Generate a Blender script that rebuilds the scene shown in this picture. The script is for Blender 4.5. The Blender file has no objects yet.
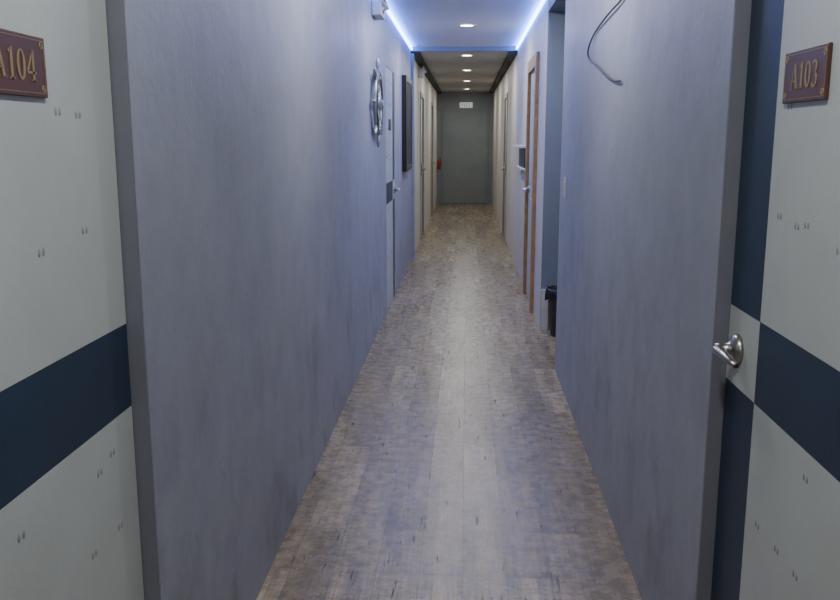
import bpy, bmesh, math, random
from mathutils import Vector, Matrix
random.seed(4)
C = bpy.context.scene.collection
R = math.radians

# ------------------------------------------------------------------ materials
def nm(name):
    m = bpy.data.materials.new(name); m.use_nodes = True
    nt = m.node_tree; b = nt.nodes['Principled BSDF']
    return m, nt, b
def N(nt, t, **k):
    n = nt.nodes.new(t)
    for a, v in k.items(): setattr(n, a, v)
    return n
def simple(name, col, rough=0.5, metal=0.0, var=0.06, scale=8, bump=0.0, bscale=200, emis=None, estr=0):
    m, nt, b = nm(name)
    tc = N(nt, 'ShaderNodeTexCoord')
    no = N(nt, 'ShaderNodeTexNoise'); no.inputs['Scale'].default_value = scale; no.inputs['Detail'].default_value = 5
    nt.links.new(tc.outputs['Object'], no.inputs['Vector'])
    r = N(nt, 'ShaderNodeValToRGB')
    r.color_ramp.elements[0].position = .3; r.color_ramp.elements[1].position = .7
    r.color_ramp.elements[0].color = [c*(1-var) for c in col]+[1]
    r.color_ramp.elements[1].color = [min(1, c*(1+var)) for c in col]+[1]
    nt.links.new(no.outputs['Fac'], r.inputs['Fac'])
    nt.links.new(r.outputs['Color'], b.inputs['Base Color'])
    b.inputs['Roughness'].default_value = rough; b.inputs['Metallic'].default_value = metal
    if bump:
        n2 = N(nt, 'ShaderNodeTexNoise'); n2.inputs['Scale'].default_value = bscale; n2.inputs['Detail'].default_value = 3
        nt.links.new(tc.outputs['Object'], n2.inputs['Vector'])
        bp = N(nt, 'ShaderNodeBump'); bp.inputs['Strength'].default_value = bump; bp.inputs['Distance'].default_value = .002
        nt.links.new(n2.outputs['Fac'], bp.inputs['Height']); nt.links.new(bp.outputs['Normal'], b.inputs['Normal'])
    if emis:
        b.inputs['Emission Color'].default_value = (*emis, 1); b.inputs['Emission Strength'].default_value = estr
    return m

def wall_mat(name, c1, c2, rough=.43, dirt=0.0):
    m, nt, b = nm(name); L = nt.links.new
    tc = N(nt, 'ShaderNodeTexCoord')
    a = N(nt, 'ShaderNodeTexNoise'); a.inputs['Scale'].default_value = 1.6; a.inputs['Detail'].default_value = 6; a.inputs['Roughness'].default_value = .58
    L(tc.outputs['Object'], a.inputs['Vector'])
    r = N(nt, 'ShaderNodeValToRGB'); r.color_ramp.elements[0].position = .3; r.color_ramp.elements[1].position = .7
    r.color_ramp.elements[0].color = (*c1, 1); r.color_ramp.elements[1].color = (*c2, 1)
    L(a.outputs['Fac'], r.inputs['Fac'])
    s = N(nt, 'ShaderNodeTexNoise'); s.inputs['Scale'].default_value = 7; s.inputs['Detail'].default_value = 6; s.inputs['Roughness'].default_value = .6; L(tc.outputs['Object'], s.inputs['Vector'])
    sr = N(nt, 'ShaderNodeMapRange'); sr.inputs[1].default_value = .35; sr.inputs[2].default_value = .7; sr.inputs[3].default_value = 1.02; sr.inputs[4].default_value = .95
    L(s.outputs['Fac'], sr.inputs['Value'])
    mx = N(nt, 'ShaderNodeVectorMath', operation='SCALE'); L(r.outputs['Color'], mx.inputs[0]); L(sr.outputs['Result'], mx.inputs['Scale'])
    out = mx.outputs['Vector']
    if dirt:
        mp = N(nt, 'ShaderNodeMapping'); mp.inputs['Scale'].default_value = (1, 1.8, 1.4); L(tc.outputs['Object'], mp.inputs['Vector'])
        d = N(nt, 'ShaderNodeTexNoise'); d.inputs['Scale'].default_value = 2.4; d.inputs['Detail'].default_value = 7; d.inputs['Roughness'].default_value = .6; L(mp.outputs['Vector'], d.inputs['Vector'])
        dr = N(nt, 'ShaderNodeMapRange'); dr.inputs[1].default_value = .50; dr.inputs[2].default_value = .72; L(d.outputs['Fac'], dr.inputs['Value'])
        sx = N(nt, 'ShaderNodeSeparateXYZ'); L(tc.outputs['Object'], sx.inputs[0])
        zr = N(nt, 'ShaderNodeMapRange'); zr.inputs[1].default_value = 0; zr.inputs[2].default_value = 1.3; zr.inputs[3].default_value = 1; zr.inputs[4].default_value = .15; L(sx.outputs['Z'], zr.inputs['Value'])
        mu = N(nt, 'ShaderNodeMath', operation='MULTIPLY'); L(dr.outputs['Result'], mu.inputs[0]); L(zr.outputs['Result'], mu.inputs[1])
        m2 = N(nt, 'ShaderNodeMath', operation='MULTIPLY'); m2.inputs[1].default_value = dirt; L(mu.outputs[0], m2.inputs[0])
        mi = N(nt, 'ShaderNodeMix', data_type='RGBA'); L(m2.outputs[0], mi.inputs[0]); L(out, mi.inputs[6]); mi.inputs[7].default_value = (.08, .09, .115, 1)
        out = mi.outputs[2]
    L(out, b.inputs['Base Color'])
    rr = N(nt, 'ShaderNodeMapRange'); rr.inputs[3].default_value = rough-.05; rr.inputs[4].default_value = rough+.12
    L(s.outputs['Fac'], rr.inputs['Value']); L(rr.outputs['Result'], b.inputs['Roughness'])
    n2 = N(nt, 'ShaderNodeTexNoise'); n2.inputs['Scale'].default_value = 60; n2.inputs['Detail'].default_value = 3; L(tc.outputs['Object'], n2.inputs['Vector'])
    ad = N(nt, 'ShaderNodeMath', operation='MULTIPLY_ADD'); ad.inputs[1].default_value = 9.0
    L(s.outputs['Fac'], ad.inputs[0]); L(n2.outputs['Fac'], ad.inputs[2])
    bp = N(nt, 'ShaderNodeBump'); bp.inputs['Strength'].default_value = .2; bp.inputs['Distance'].default_value = .002
    L(ad.outputs[0], bp.inputs['Height']); L(bp.outputs['Normal'], b.inputs['Normal'])
    return m

def floor_mat():
    m, nt, b = nm('vinyl_wood_planks'); L = nt.links.new
    tc = N(nt, 'ShaderNodeTexCoord')
    mp = N(nt, 'ShaderNodeMapping'); mp.inputs['Rotation'].default_value = (0, 0, R(90)); L(tc.outputs['Object'], mp.inputs['Vector'])
    def brick(wd, ht, mort, c1, c2, cm, off):
        br = N(nt, 'ShaderNodeTexBrick'); br.offset = off; br.offset_frequency = 2; br.squash = 1
        br.inputs['Scale'].default_value = 1; br.inputs['Brick Width'].default_value = wd; br.inputs['Row Height'].default_value = ht
        br.inputs['Mortar Size'].default_value = mort; br.inputs['Mortar Smooth'].default_value = .3
        br.inputs['Color1'].default_value = (*c1, 1); br.inputs['Color2'].default_value = (*c2, 1); br.inputs['Mortar'].default_value = (*cm, 1)
        L(mp.outputs['Vector'], br.inputs['Vector']); return br
    br = brick(.92, .152, .0014, (.205, .162, .112), (.33, .272, .195), (.085, .065, .045), .37)
    b2 = brick(.40, .0507, .0002, (.82, .82, .82), (1.18, 1.17, 1.15), (.92, .92, .92), .43)
    mu0 = N(nt, 'ShaderNodeVectorMath', operation='MULTIPLY'); L(br.outputs['Color'], mu0.inputs[0]); L(b2.outputs['Color'], mu0.inputs[1])
    gm = N(nt, 'ShaderNodeMapping'); gm.inputs['Scale'].default_value = (60, 4.5, 1); L(tc.outputs['Object'], gm.inputs['Vector'])
    av = N(nt, 'ShaderNodeVectorMath', operation='MULTIPLY_ADD'); av.inputs[1].default_value = (60, 60, 60)
    L(br.outputs['Color'], av.inputs[0]); L(gm.outputs['Vector'], av.inputs[2])
    g = N(nt, 'ShaderNodeTexNoise'); g.inputs['Scale'].default_value = 1; g.inputs['Detail'].default_value = 8; g.inputs['Roughness'].default_value = .7
    L(av.outputs['Vector'], g.inputs['Vector'])
    gr = N(nt, 'ShaderNodeMapRange'); gr.inputs[1].default_value = .3; gr.inputs[2].default_value = .7; gr.inputs[3].default_value = .56; gr.inputs[4].default_value = 1.44
    L(g.outputs['Fac'], gr.inputs['Value'])
    cm = N(nt, 'ShaderNodeMapping'); cm.inputs['Scale'].default_value = (14, 20, 1); L(tc.outputs['Object'], cm.inputs['Vector'])
    cn = N(nt, 'ShaderNodeTexNoise'); cn.inputs['Detail'].default_value = 8; cn.inputs['Scale'].default_value = 1; cn.inputs['Roughness'].default_value = .75; L(cm.outputs['Vector'], cn.inputs['Vector'])
    cr = N(nt, 'ShaderNodeMapRange'); cr.inputs[1].default_value = .35; cr.inputs[2].default_value = .66; cr.inputs[3].default_value = .72; cr.inputs[4].default_value = 1.22
    L(cn.outputs['Fac'], cr.inputs['Value'])
    km = N(nt, 'ShaderNodeMapping'); km.inputs['Scale'].default_value = (65, 5.0, 1); L(tc.outputs['Object'], km.inputs['Vector'])
    ka = N(nt, 'ShaderNodeVectorMath', operation='MULTIPLY_ADD'); ka.inputs[1].default_value = (137, 153, 0); L(br.outputs['Color'], ka.inputs[0]); L(km.outputs['Vector'], ka.inputs[2])
    kn = N(nt, 'ShaderNodeTexNoise'); kn.inputs['Scale'].default_value = 1; kn.inputs['Detail'].default_value = 3; kn.inputs['Roughness'].default_value = .5; L(ka.outputs['Vector'], kn.inputs['Vector'])
    kr = N(nt, 'ShaderNodeMapRange'); kr.inputs[1].default_value = .65; kr.inputs[2].default_value = .685; L(kn.outputs['Fac'], kr.inputs['Value'])
    m1 = N(nt, 'ShaderNodeMath', operation='MULTIPLY'); L(gr.outputs['Result'], m1.inputs[0]); L(cr.outputs['Result'], m1.inputs[1])
    sc = N(nt, 'ShaderNodeVectorMath', operation='SCALE'); L(mu0.outputs['Vector'], sc.inputs[0]); L(m1.outputs[0], sc.inputs['Scale'])
    mix = N(nt, 'ShaderNodeMix', data_type='RGBA'); L(kr.outputs['Result'], mix.inputs[0]); L(sc.outputs['Vector'], mix.inputs[6]); mix.inputs[7].default_value = (.03, .023, .016, 1)
    L(mix.outputs[2], b.inputs['Base Color'])
    rr = N(nt, 'ShaderNodeMapRange'); rr.inputs[1].default_value = .3; rr.inputs[2].default_value = .7; rr.inputs[3].default_value = .19; rr.inputs[4].default_value = .36; L(cn.outputs['Fac'], rr.inputs['Value']); L(rr.outputs['Result'], b.inputs['Roughness'])
    hs = N(nt, 'ShaderNodeMath', operation='SUBTRACT'); L(m1.outputs[0], hs.inputs[0]); L(kr.outputs['Result'], hs.inputs[1])
    bp = N(nt, 'ShaderNodeBump'); bp.inputs['Strength'].default_value = .32; bp.inputs['Distance'].default_value = .0018
    L(hs.outputs[0], bp.inputs['Height']); L(bp.outputs['Normal'], b.inputs['Normal'])
    return m

M_LAV = wall_mat('blue_grey_paint', (.282, .305, .385), (.35, .373, .455), dirt=.6)
M_WHT = wall_mat('offwhite_paint', (.60, .575, .54), (.68, .655, .62), .5)
M_BLU = wall_mat('led_tinted_slate_blue', (.18, .21, .27), (.22, .25, .31))  # passage walls: greyish-blue LED light put into the base colour
M_END = wall_mat('grey_green_paint', (.20, .23, .245), (.235, .265, .28), .6)
M_FLOOR = floor_mat()
M_CEIL = simple('ceiling_white', (.76, .76, .76), .8, var=.03, scale=2)
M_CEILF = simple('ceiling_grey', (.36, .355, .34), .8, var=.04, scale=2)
M_DOORW = simple('door_panel_white', (.49, .535, .53), .45, var=.05, scale=5, bump=.25, bscale=60)
M_NAVY = simple('door_panel_navy', (.018, .038, .074), .45, var=.12, scale=6, bump=.2, bscale=60)
M_FRAME = simple('door_frame_grey_blue', (.17, .18, .22), .45, var=.05)
M_GAP = simple('door_gap_dark', (.015, .02, .03), .6)
M_DENT = simple('door_dent_mark', (.28, .31, .315), .5)
M_DFRAME = simple('frame_grey', (.34, .33, .31), .5)
M_GAPSHADE = simple('ceiling_gap_shade', (.022, .023, .026), .7)  # near-black colour stands for the shade in the ceiling edge gap
M_WFRAME = simple('frame_white', (.6, .6, .6), .5)
M_BROWN = simple('wood_brown', (.36, .20, .085), .45, var=.25, scale=20)
M_STEEL = simple('brushed_steel', (.42, .41, .40), .3, 1.0, var=.05)
M_MAROON = simple('sign_bronze_brown', (.085, .030, .022), .4, var=.15)
M_GOLD = simple('sign_gold', (.36, .28, .13), .4, .5, var=.1)
M_BLACK = simple('black_plastic', (.012, .012, .014), .35)
M_CHAR = simple('charcoal_plastic', (.03, .033, .037), .45)
M_WPL = simple('white_plastic', (.62, .62, .6), .4)
M_SIGNL = simple('lit_sign_face', (.7, .7, .68), .4, emis=(.9, .95, 1), estr=.25)
M_SILV = simple('wheel_grey_metal', (.42, .44, .47), .38, .55, var=.3, scale=14)
M_MIRR = simple('wheel_clock_face', (.12, .13, .16), .3, 0, var=.1)
M_CANV = simple('picture_canvas', (.03, .03, .035), .6, var=.6, scale=4)
M_RED = simple('extinguisher_red', (.28, .018, .015), .45)
M_CABLE = simple('cable_dark', (.008, .01, .03), .5)
M_LED = simple('led_strip_blue', (.1, .2, .9), .4, emis=(.10, .23, 1.0), estr=32)
M_LAMP = simple('downlight_diffuser', (.9, .9, .88), .4, emis=(1, .95, .85), estr=30)

# ------------------------------------------------------------------ mesh builder
class B:
    def __init__(s, name, mats, parent=None):
        s.name = name; s.bm = bmesh.new(); s.mats = mats; s.parent = parent
    def box(s, x0, x1, y0, y1, z0, z1, mi=0, bev=0):
        x0, x1 = sorted((x0, x1)); y0, y1 = sorted((y0, y1)); z0, z1 = sorted((z0, z1))
        r = bmesh.ops.create_cube(s.bm, size=1)
        for v in r['verts']:
            v.co = Vector(((x0+x1)/2+v.co.x*(x1-x0), (y0+y1)/2+v.co.y*(y1-y0), (z0+z1)/2+v.co.z*(z1-z0)))
        fs = {f for v in r['verts'] for f in v.link_faces}
        for f in fs: f.material_index = mi
        if bev:
            es = list({e for v in r['verts'] for e in v.link_edges})
            q = bmesh.ops.bevel(s.bm, geom=es, offset=bev, segments=2, affect='EDGES', profile=.5)
            for f in q['faces']: f.material_index = mi
        return s
    def revolve(s, prof, M, seg=32, mi=0, caps=True):
        rings = []
        for (r, h) in prof:
            if r < 1e-6: rings.append([s.bm.verts.new(M @ Vector((0, 0, h)))])
            else: rings.append([s.bm.verts.new(M @ Vector((r*math.cos(2*math.pi*i/seg), r*math.sin(2*math.pi*i/seg), h))) for i in range(seg)])
        for a, b in zip(rings, rings[1:]):
            for i in range(seg):
                j = (i+1) % seg
                if len(a) == 1 and len(b) == 1: continue
                if len(a) == 1: f = s.bm.faces.new((a[0], b[i], b[j]))
                elif len(b) == 1: f = s.bm.faces.new((a[i], a[j], b[0]))
                else: f = s.bm.faces.new((a[i], a[j], b[j], b[i]))
                f.material_index = mi; f.smooth = True
        return s
    def tube(s, pts, rads, seg=12, mi=0, flat=1.0):
        pts = [Vector(p) for p in pts]; rings = []
        if isinstance(rads, (int, float)): rads = [rads]*len(pts)
        up = Vector((0, 0, 1))
        for i, p in enumerate(pts):
            t = (pts[min(i+1, len(pts)-1)]-pts[max(i-1, 0)]).normalized()
            a = t.cross(up)
            if a.length < .05: a = t.cross(Vector((0, 1, 0)))
            a.normalize(); b = a.cross(t).normalized()
            rings.append([s.bm.verts.new(p+(a*math.cos(2*math.pi*k/seg)+b*flat*math.sin(2*math.pi*k/seg))*rads[i]) for k in range(seg)])
        for a, b in zip(rings, rings[1:]):
            for k in range(seg):
                f = s.bm.faces.new((a[k], a[(k+1) % seg], b[(k+1) % seg], b[k])); f.smooth = True; f.material_index = mi
        for rg in (rings[0], rings[-1]):
            f = s.bm.faces.new(rg); f.material_index = mi
        return s
    def torus(s, M, R0, r, mi=0, seg=48, ss=12, fl=1.0):
        rings = []
        for i in range(seg):
            a = 2*math.pi*i/seg
            rings.append([s.bm.verts.new(M @ Vector(((R0+r*fl*math.cos(2*math.pi*k/ss))*math.cos(a), (R0+r*fl*math.cos(2*math.pi*k/ss))*math.sin(a), r*math.sin(2*math.pi*k/ss)))) for k in range(ss)])
        for i in range(seg):
            a, b = rings[i], rings[(i+1) % seg]
            for k in range(ss):
                f = s.bm.faces.new((a[k], a[(k+1) % ss], b[(k+1) % ss], b[k])); f.smooth = True; f.material_index = mi
        return s
    def ell(s, c, sx, sy, sz, mi=0, u=14, v=8):
        r = bmesh.ops.create_uvsphere(s.bm, u_segments=u, v_segments=v, radius=1)
        for w in r['verts']: w.co = Vector((c[0]+w.co.x*sx, c[1]+w.co.y*sy, c[2]+w.co.z*sz))
        for f in {f for w in r['verts'] for f in w.link_faces}: f.material_index = mi; f.smooth = True
        return s
    def prism(s, poly, d, mi=0):
        a = [s.bm.verts.new(Vector(p)) for p in poly]; b = [s.bm.verts.new(Vector(p)+d) for p in poly]
        n = len(poly)
        fs = [s.bm.faces.new(a), s.bm.faces.new(b)]
        for i in range(n): fs.append(s.bm.faces.new((a[i], a[(i+1) % n], b[(i+1) % n], b[i])))
        for f in fs: f.material_index = mi
        return s
    def done(s):
        bmesh.ops.recalc_face_normals(s.bm, faces=s.bm.faces)
        me = bpy.data.meshes.new(s.name); s.bm.to_mesh(me); s.bm.free()
        for m in s.mats: me.materials.append(m)
        o = bpy.data.objects.new(s.name, me); C.objects.link(o)
        if s.parent: o.parent = s.parent
        return o

XL, XR = -.68, .593
T = .15
YB, YE = -2.5, 19.9
ZN, ZF, YS = 2.57, 2.52, 10.6
OY0, OY1, OZ = 5.5, 6.7, 2.42     # side opening in right wall
DH = 2.1

# ------------------------------------------------------------------ shell
def wall_run(name, side, y0, y1, ops, mat, ztop=2.6):
    xa, xb = (XL-T, XL) if side < 0 else (XR, XR+T)
    b = B(name, [mat]); y = y0
    for (a, c, zt) in sorted(ops):
        b.box(xa, xb, y, a, 0, ztop); b.box(xa, xb, a, c, zt, ztop); y = c
    b.box(xa, xb, y, y1, 0, ztop)
    return b.done()

left_doors_near = [(.84, 1.743), (7.3, 8.2)]
left_doors_far = [(12.7, 13.6), (16.4, 17.3)]
right_near = [(1.13, 2.035)]
right_far = [(7.45, 8.3), (12.9, 13.8)]
wall_run('wall_left', -1, YB, YS, [(a, c, DH) for a, c in left_doors_near], M_LAV)
wall_run('wall_left_far', -1, YS, YE, [(a, c, DH) for a, c in left_doors_far], M_WHT)
wall_run('wall_right', 1, YB, OY0, [(a, c, DH) for a, c in right_near], M_LAV)
wall_run('wall_right_far', 1, OY1, YE, [(a, c, DH) for a, c in right_far], M_WHT)
B('wall_right_header', [M_BLU]).box(XR, XR+T, OY0, OY1, OZ, 2.6).done()
B('wall_passage_far', [M_BLU, M_WHT]).box(XR+.002, 2.1, OY1-.02, OY1, .0, 2.6, 0).done()
B('wall_passage_near', [M_BLU]).box(XR+T, 2.1, OY0-.1, OY0, 0, 2.6).done()
B('wall_passage_end', [M_BLU]).box(2.1, 2.2, OY0-.1, OY1+.1, 0, 2.6).done()
B('wall_end', [M_END]).box(XL-T, XR+T, YE, YE+.15, 0, 2.6).done()
B('wall_back', [M_LAV]).box(XL-T, XR+T, YB-.15, YB, 0, 2.6).done()
B('floor', [M_FLOOR]).box(XL-T, 2.2, YB-.15, YE+.15, -.1, 0).done()
B('ceiling', [M_CEIL]).box(XL, XR, YB, YS, ZN, ZN+.12).box(XR, 2.2, OY0-.1, OY1+.1, ZN+.03, ZN+.12).done()
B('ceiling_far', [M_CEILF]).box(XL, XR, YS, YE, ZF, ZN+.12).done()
b = B('gap_shade_strips', [M_GAPSHADE]); b.box(XL, XL+.10, YS+.02, YE, ZF-.03, ZF-.001); b.box(XR-.10, XR, YS+.02, YE, ZF-.03, ZF-.001); b.done()  # dark strips draw the shadow gap between far ceiling and walls
B('trim_2', [M_LAV]).box(XL, XL+.035, YS-.02, YS+.2, 0, ZF-.03).done()
B('trim_3', [M_WFRAME]).box(XR+.004, XR+.06, OY1-.034, OY1-.0205, 0.001, .33).done()

# ------------------------------------------------------------------ doors
def door(n, side, ya, yb, latch_far=True, frame=M_FRAME, plain=False, handle=True, proud=0.0, rec=.034, ft=.008, w=.055):
    xw = XL if side < 0 else XR
    o = side
    xd = xw + o*rec
    p = B('door_%d' % n, [M_GAP, M_DOORW, M_NAVY, frame, M_DENT, M_BROWN])
    x0 = xw+o*.0015
    p.box(x0, xw+o*.145, ya+.001, ya+ft, 0.001, DH-.001, 3); p.box(x0, xw+o*.145, yb-ft, yb-.001, 0.001, DH-.001, 3)
    p.box(x0, xw+o*.145, ya+ft, yb-ft, DH-ft, DH-.001, 3)
    if proud:
        p.box(xw-o*.001, xw-o*proud, ya-w, ya+ft, .001, DH+w, 3); p.box(xw-o*.001, xw-o*proud, yb-ft, yb+w, .001, DH+w, 3)
        p.box(xw-o*.001, xw-o*proud, ya+ft+.0005, yb-ft-.0005, DH-ft, DH+w, 3)
    a, c = ya+ft+.001, yb-ft-.001
    p.box(xd+o*.0062, xd+o*.045, a, c, .005, DH-ft-.001, 0)
    a += .003; c -= .003
    if plain:
        p.box(xd, xd+o*.006, a, c, .008, DH-ft-.004, 1)
        for z0, z1 in ((.15, .95), (1.1, 1.95)):
            p.box(xd-o*.006, xd-o*.0002, a+.12, c-.12, z0, z1, 1, .002)
    else:
        zz = [.008, .935, 1.115, DH-ft-.004]
        ys = [a, c-.205, c] if latch_far else [a, a+.205, c]
        for i in range(2):
            lat = (i == 1) == latch_far
            for j in range(3):
                navy = (j == 1) != lat
                y0, y1 = ys[i], ys[i+1]
                z0, z1 = zz[j], zz[j+1]
                q = .0006
                p.box(xd, xd+o*.006, y0+q, y1-q, z0+q, z1-q, 2 if navy else 1)
        rng = random.Random(n)
        Y0, Y1 = (a, c-.205) if latch_far else (a+.205, c)
        for zc in (.24, .46, .69, .87, 1.33, 1.56, 1.79, 1.98):
            y = Y0+.07
            while y < Y1-.05:
                if rng.random() < .8:
                    zq = zc+rng.uniform(-.02, .02); dy = rng.uniform(-.02, .02)
                    for k in (-1, 1):
                        p.ell((xd, y+dy+k*.0075, zq), .0016, .0042, .0078, 4, 10, 6)
                y += rng.choice((.075, .1, .14))
    d = p.done()
    if handle:
        hy = (c-.078) if latch_far else (a+.078); hz = 1.023
        h = B('lever_handle', [M_STEEL], d)
        dirY = -1 if latch_far else 1
        M = Matrix.Translation((xd, hy, hz)) @ Matrix.Rotation(R(90)*(-o), 4, 'Y')
        h.revolve([(0, 0), (.036, 0), (.036, .006), (.032, .014), (.024, .018), (.016, .022), (.014, .040), (.014, .052), (0, .056)], M, 36)
        X = lambda dd: xd-o*dd
        pts = [(X(.046), hy-dirY*.004, hz), (X(.050), hy+dirY*.012, hz+.001), (X(.051), hy+dirY*.035, hz+.003), (X(.050), hy+dirY*.065, hz+.002), (X(.046), hy+dirY*.095, hz-.003), (X(.040), hy+dirY*.118, hz-.008)]
        h.tube(pts, [.012, .014, .013, .0115, .010, .007], 14, 0, .8)
        h.done()
    return d

door(1, -1, .84, 1.743, latch_far=False)
door(2, 1, 1.13, 2.035, latch_far=True)
door(3, -1, 7.3, 8.2, latch_far=True, frame=M_WFRAME, rec=.004, handle=True)
door(4, 1, 7.45, 8.3, frame=M_BROWN, plain=True, proud=.028, rec=.0015, w=.10)
door(5, -1, 12.7, 13.6, frame=M_DFRAME, proud=.012, rec=.008)
door(6, -1, 16.4, 17.3, frame=M_DFRAME, proud=.012, rec=.008)
door(7, 1, 12.9, 13.8, frame=M_DFRAME, proud=.012, rec=.008)
p = B('door_8', [M_END, M_DFRAME, M_STEEL])
y = YE
p.box(-.58, -.55, y-.02, y-.001, .001, 2.13, 0, .003); p.box(.47, .50, y-.02, y-.001, .001, 2.13, 0, .003); p.box(-.55, .47, y-.02, y-.001, 2.1, 2.13, 0)
p.box(-.545, .465, y-.012, y-.001, .012, 2.095, 0, .002)
p.ell((-.48, y-.05, 1.02), .022, .022, .022, 2); p.tube([(-.48, y-.01, 1.02), (-.48, y-.04, 1.02)], .010, 12, 2)
p.done()

# ------------------------------------------------------------------ signs with serif numerals
def arc(cx, cy, rx, ry, a0, a1, w0, w1, n=18):
    out = []
    for i in range(n):
        t0, t1 = R(a0+(a1-a0)*i/n), R(a0+(a1-a0)*(i+1)/n)
        def W(t): return w1+(w0-w1)*abs(math.cos(t))
        q = []
        for t, sg in ((t0, 1), (t1, 1), (t1, -1), (t0, -1)):
            k = W(t)/2*sg
            q.append((cx+(rx+k)*math.cos(t), cy+(ry+k)*math.sin(t)))
        out.append(q)
    return out
def seg2(x0, y0, x1, y1, w):
    dx, dy = x1-x0, y1-y0; l = math.hypot(dx, dy); nx, ny = -dy/l*w/2, dx/l*w/2
    return [(x0+nx, y0+ny), (x1+nx, y1+ny), (x1-nx, y1-ny), (x0-nx, y0-ny)]
GL = {
 'A': ([seg2(.06, 0, .34, 1, .07), seg2(.34, .98, .62, 0, .15), seg2(.15, .33, .52, .33, .06), seg2(-.05, .025, .18, .025, .05), seg2(.48, .025, .76, .025, .05)], .86),
 '1': ([seg2(.24, 0, .24, 1, .15), seg2(.06, .025, .42, .025, .05), seg2(.06, .83, .22, .96, .07)], .56),
 '0': (arc(.3, .5, .2, .46, 0, 360, .15, .06, 28), .68),
 '4': ([seg2(.42, 0, .42, 1, .14), seg2(.40, .97, .03, .3, .06), seg2(.0, .28, .62, .28, .08), seg2(.27, .025, .57, .025, .05)], .7),
 '3': (arc(.26, .74, .18, .22, 150, -90, .13, .07)+arc(.26, .27, .22, .25, 90, -150, .14, .07), .62),
 '6': (arc(.3, .3, .2, .27, 0, 360, .14, .07, 24)+arc(.42, .4, .33, .56, 180, 90, .13, .07), .66),
}
def sign(txt, side, y0, y1, z0, z1, xf):
    o = side
    s = B('room_number_sign', [M_MAROON, M_GOLD])
    s.box(xf-o*.0005, xf-o*.007, y0, y1, z0, z1, 0, .0015)
    f = xf-o*.0068
    t = .0012; k = .006
    for (a, c, d, e) in ((y0+k, y1-k, z0+k, z0+k+t), (y0+k, y1-k, z1-k-t, z1-k), (y0+k, y0+k+t, z0+k, z1-k), (y1-k-t, y1-k, z0+k, z1-k)):
        s.box(f, f-o*.0008, a, c, d, e, 1)
    for yy in (y0+.014, y1-.014):
        for zz in (z0+.014, z1-.014):
            M = Matrix.Translation((f-o*.0002, yy, zz)) @ Matrix.Rotation(R(90), 4, 'Y')
            s.torus(M, .005, .001, 1, 16, 6)
            s.ell((f, yy, zz), .001, .002, .002, 1, 8, 5)
    h = (z1-z0)*.50; sx = h*.98
    tot = sum(GL[c][1] for c in txt)-.06
    u = -tot/2
    yc, zb = (y0+y1)/2, (z0+z1)/2-h/2
    dr = 1 if side < 0 else -1
    for ch in txt:
        polys, adv = GL[ch]
        for q in polys:
            s.prism([(f, yc+dr*(u+x)*sx, zb+yv*h) for x, yv in q], Vector((-o*.0012, 0, 0)), 1)
        u += adv
    return s.done()
XDL, XDR = XL-.034, XR+.034
sign('A104', -1, 1.25, 1.450, 1.566, 1.664, XDL)
sign('A103', 1, 1.562, 1.768, 1.566, 1.662, XDR)
sign('A106', -1, 7.6, 7.8, 1.566, 1.662, XL-.004)

# ------------------------------------------------------------------ ship's wheel on left wall
cy, cz = 6.36, 1.75
o = B('ship_wheel_decoration', [M_SILV, M_MIRR, M_CHAR])
Mw = lambda d: Matrix.Translation((XL+d, cy, cz)) @ Matrix.Rotation(R(90), 4, 'Y')
M = Mw(.022)
o.revolve([(.165, 0), (.225, 0), (.225, .022), (.165, .022), (.165, 0)], M, 48, 0)
o.torus(Mw(.044), .172, .005, 2, 56, 8); o.torus(Mw(.044), .218, .005, 2, 56, 8)
o.revolve([(0, -.02), (.03, -.02), (.03, 0), (.06, 0), (.06, .026), (.048, .034), (.025, .036), (.02, .046), (0, .048)], M, 32, 0)
o.revolve([(0.048, .0365), (0, .0368)], M, 24, 1)
for i in range(8):
    a = 2*math.pi*i/8
    def P(r, d=.032): return (XL+d, cy+r*math.cos(a), cz+r*math.sin(a))
    rs = [.05, .07, .08, .10, .12, .14, .168]
    o.tube([P(r) for r in rs], [.008, .008, .012, .014, .012, .008, .010], 10, 0)
    rs = [.222, .234, .242, .258, .278, .300, .314, .320]
    o.tube([P(r) for r in rs], [.010, .006, .010, .014, .016, .012, .008, .003], 10, 0)
    o.ell(P(.195, .045), .005, .010, .010, 2, 10, 6)
o.done()

# framed picture
o = B('framed_picture', [M_BLACK, M_CANV])
y0, y1, z0, z1 = 9.1, 10.0, 1.15, 2.14
o.box(XL+.001, XL+.05, y0, y0+.06, z0, z1, 0, .004); o.box(XL+.001, XL+.05, y1-.06, y1, z0, z1, 0, .004)
o.box(XL+.001, XL+.05, y0+.06, y1-.06, z0, z0+.06, 0, .004); o.box(XL+.001, XL+.05, y0+.06, y1-.06, z1-.06, z1, 0, .004)
o.box(XL+.001, XL+.042, y0+.055, y1-.055, z0+.055, z1-.055, 1)
o.done()

# emergency lights
def emerg(y, z):
    e = B('emergency_light', [M_WPL, M_CHAR, M_LAMP, M_STEEL])
    x = XL+.001
    e.box(x, x+.07, y-.13, y+.13, z-.05, z+.05, 0, .008)
    e.box(x+.07, x+.073, y-.05, y+.05, z-.025, z+.0, 1)
    for k in (-1, 1):
        M = Matrix.Translation((x+.055, y+k*.085, z+.045)) @ Matrix.Rotation(R(k*-20), 4, 'X') @ Matrix.Rotation(R(65), 4, 'Y')
        e.revolve([(0, -.035), (.025, -.033), (.042, 0), (.046, .03), (.046, .036), (.040, .036), (.036, .030), (0, .026)], M, 24, 0)
        e.revolve([(.036, .031), (0, .0285)], M, 24, 1)
    return e.done()
emerg(6.4, 2.40); emerg(12.3, 2.38)

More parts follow.
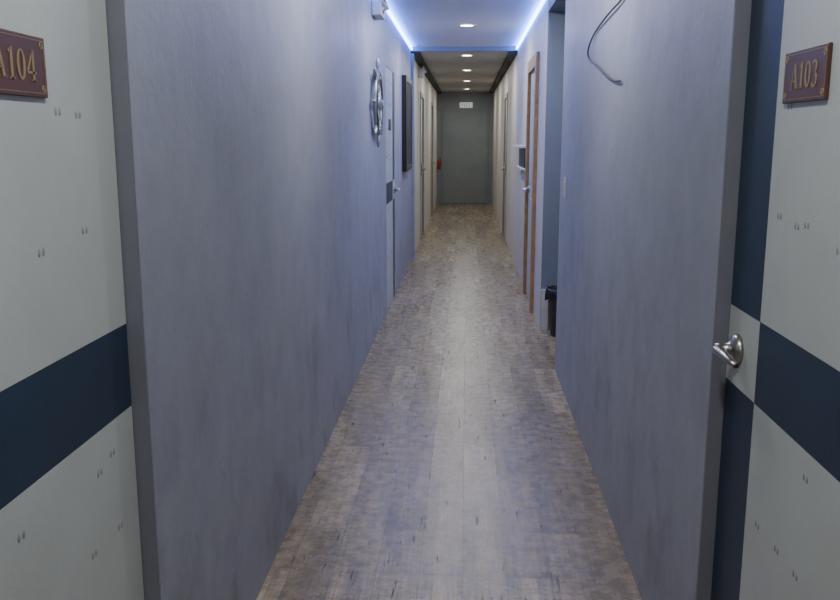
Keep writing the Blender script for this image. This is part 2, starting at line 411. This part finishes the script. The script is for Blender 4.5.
# LED strips
for side in (-1, 1):
    x = (XL+.004) if side < 0 else (XR-.004)
    l = B('led_strip_light', [M_LED, M_WPL])
    l.box(x, x-side*.018, 5.0, YS-.03, ZN-.040, ZN-.012, 0, .003)
    l.box(x-side*.0, x+side*.003, 5.0, YS-.03, ZN-.044, ZN-.004, 1)
    l.done()

# downlights
cx = -.01
for i, (y, zc) in enumerate([(-1.4, ZN), (1.0, ZN), (3.6, ZN), (6.1, ZN), (8.6, ZN), (11.1, ZF), (13.5, ZF), (16.0, ZF), (18.6, ZF)]):
    d = B('recessed_downlight', [M_WPL, M_LAMP])
    M = Matrix.Translation((cx, y, zc-.001)) @ Matrix.Rotation(R(180), 4, 'X')
    d.revolve([(.085, 0), (.083, .008), (.068, .010), (.062, .004)], M, 36, 0)
    d.revolve([(.063, .005), (.0, .006)], M, 36, 1)
    d.done()
    li = bpy.data.lights.new('downlight_lamp', 'AREA'); li.shape = 'DISK'; li.size = .12
    li.energy = 16 if zc == ZN else (9 if y > 18 else 12.5)
    li.color = (1, .97, .91)
    lo = bpy.data.objects.new('downlight_lamp', li); C.objects.link(lo); lo.location = (cx, y, zc-.014)
li = bpy.data.lights.new('passage_lamp', 'AREA'); li.shape = 'DISK'; li.size = .12; li.energy = 7; li.color = (.85, .9, 1)
lo = bpy.data.objects.new('passage_lamp', li); C.objects.link(lo); lo.location = (1.5, 6.1, 2.58)

# ------------------------------------------------------------------ right wall details
pts = [(2.50, 2.56), (2.62, 2.40), (2.85, 2.20), (3.1, 2.09), (3.415, 2.02), (3.66, 2.01), (3.89, 2.0), (4.12, 1.985), (4.27, 1.955), (4.36, 1.905), (4.30, 1.865), (4.08, 1.827), (3.88, 1.79), (3.70, 1.748), (3.55, 1.72), (3.407, 1.714)]
cu = bpy.data.curves.new('hanging_cable', 'CURVE'); cu.dimensions = '3D'; cu.bevel_depth = .0038; cu.bevel_resolution = 3
sp = cu.splines.new('NURBS'); sp.points.add(len(pts)-1); sp.use_endpoint_u = True; sp.order_u = 3
for i, (y, z) in enumerate(pts): sp.points[i].co = (XR-.006-.006*math.sin(i*.9)**2, y, z, 1)
cu.materials.append(M_CABLE)
co = bpy.data.objects.new('hanging_cable', cu); C.objects.link(co)

s = B('light_switch', [M_WPL, M_CHAR])
s.box(XR-.001, XR-.009, 5.14, 5.215, 1.15, 1.27, 0, .002); s.box(XR-.009, XR-.013, 5.16, 5.195, 1.18, 1.24, 0, .001); s.done()

s = B('wall_shelf', [M_WPL, M_NAVY])
s.box(XR-.001, XR-.09, 8.7, 9.6, 1.40, 1.425, 0, .003)
s.box(XR-.001, XR-.05, 8.7, 9.6, 1.18, 1.20, 0, .003)
s.box(XR-.001, XR-.02, 8.72, 9.58, 1.20, 1.40, 1)
s.done()

# trash bin
bx, by = .755, 6.5
t = B('trash_bin', [M_CHAR, M_BLACK])
M = Matrix.Translation((bx, by, .001))
t.revolve([(0, 0), (.095, 0), (.098, .01), (.125, .34), (.133, .345), (.133, .36), (.122, .36), (.118, .33), (.092, .02), (0, .02)], M, 32, 0)
seg = 40; rings = []
for (r, h, w) in ((.119, .30, .0), (.124, .372, .003), (.139, .368, .004), (.141, .33, .007), (.138, .29, .010)):
    rings.append([t.bm.verts.new((bx+(r+w*math.sin(i*1.9)+w*.5*math.sin(i*3.1))*math.cos(2*math.pi*i/seg), by+(r+w*math.sin(i*1.9))*math.sin(2*math.pi*i/seg), h+w*1.5*math.sin(i*2.3))) for i in range(seg)])
for a, c in zip(rings, rings[1:]):
    for i in range(seg):
        f = t.bm.faces.new((a[i], a[(i+1) % seg], c[(i+1) % seg], c[i])); f.material_index = 1; f.smooth = True
t.done()

# fire extinguisher (small)
ex, ey, ez, k = XL+.058, 19.5, .80, .6
e = B('fire_extinguisher', [M_RED, M_BLACK, M_STEEL])
M = Matrix.Translation((ex, ey, ez)) @ Matrix.Scale(k, 4)
def Q(x, y, z): return (ex+x*k, ey+y*k, ez+z*k)
e.revolve([(0, 0), (.06, .0), (.068, .012), (.068, .30), (.06, .34), (.035, .37), (.022, .38), (.022, .40), (0, .40)], M, 28, 0)
e.revolve([(.024, .40), (.026, .43), (.015, .45), (0, .45)], M, 16, 2)
e.tube([Q(0, 0, .44), Q(.03, -.04, .47), Q(.05, -.09, .48)], .007, 8, 1)
e.tube([Q(0, 0, .42), Q(.03, -.04, .43), Q(.05, -.08, .42)], .006, 8, 1)
e.tube([Q(0, .02, .42), Q(.05, .05, .40), Q(.09, .03, .28), Q(.085, 0, .16)], [.006, .006, .006, .010], 8, 1)
e.box(XL+.001, XL+.018, ey-.02, ey+.02, ez+.08, ez+.22, 2)
e.done()

# exit / emergency box on end wall
s = B('exit_sign', [M_SIGNL, M_CHAR])
s.box(-.17, .12, YE-.05, YE-.002, 2.17, 2.29, 0, .006)
for i in range(4):
    x = -.12+i*.052
    s.box(x, x+.008, YE-.053, YE-.05, 2.195, 2.265, 1)
    s.box(x+.008, x+.030, YE-.053, YE-.05, 2.257 if i % 2 == 0 else 2.195, 2.265 if i % 2 == 0 else 2.203, 1)
s.done()

# world
w = bpy.data.worlds.new('world'); bpy.context.scene.world = w; w.use_nodes = True
w.node_tree.nodes['Background'].inputs[0].default_value = (.5, .55, .7, 1); w.node_tree.nodes['Background'].inputs[1].default_value = .3

# camera
cam = bpy.data.cameras.new('camera'); cam.lens = 36.69; cam.sensor_width = 36; cam.clip_start = .02
ca = bpy.data.objects.new('camera', cam); C.objects.link(ca)
ca.location = (0, 0, 1.5); ca.rotation_euler = (R(90-10.72), 0, R(3.08))
bpy.context.scene.camera = ca
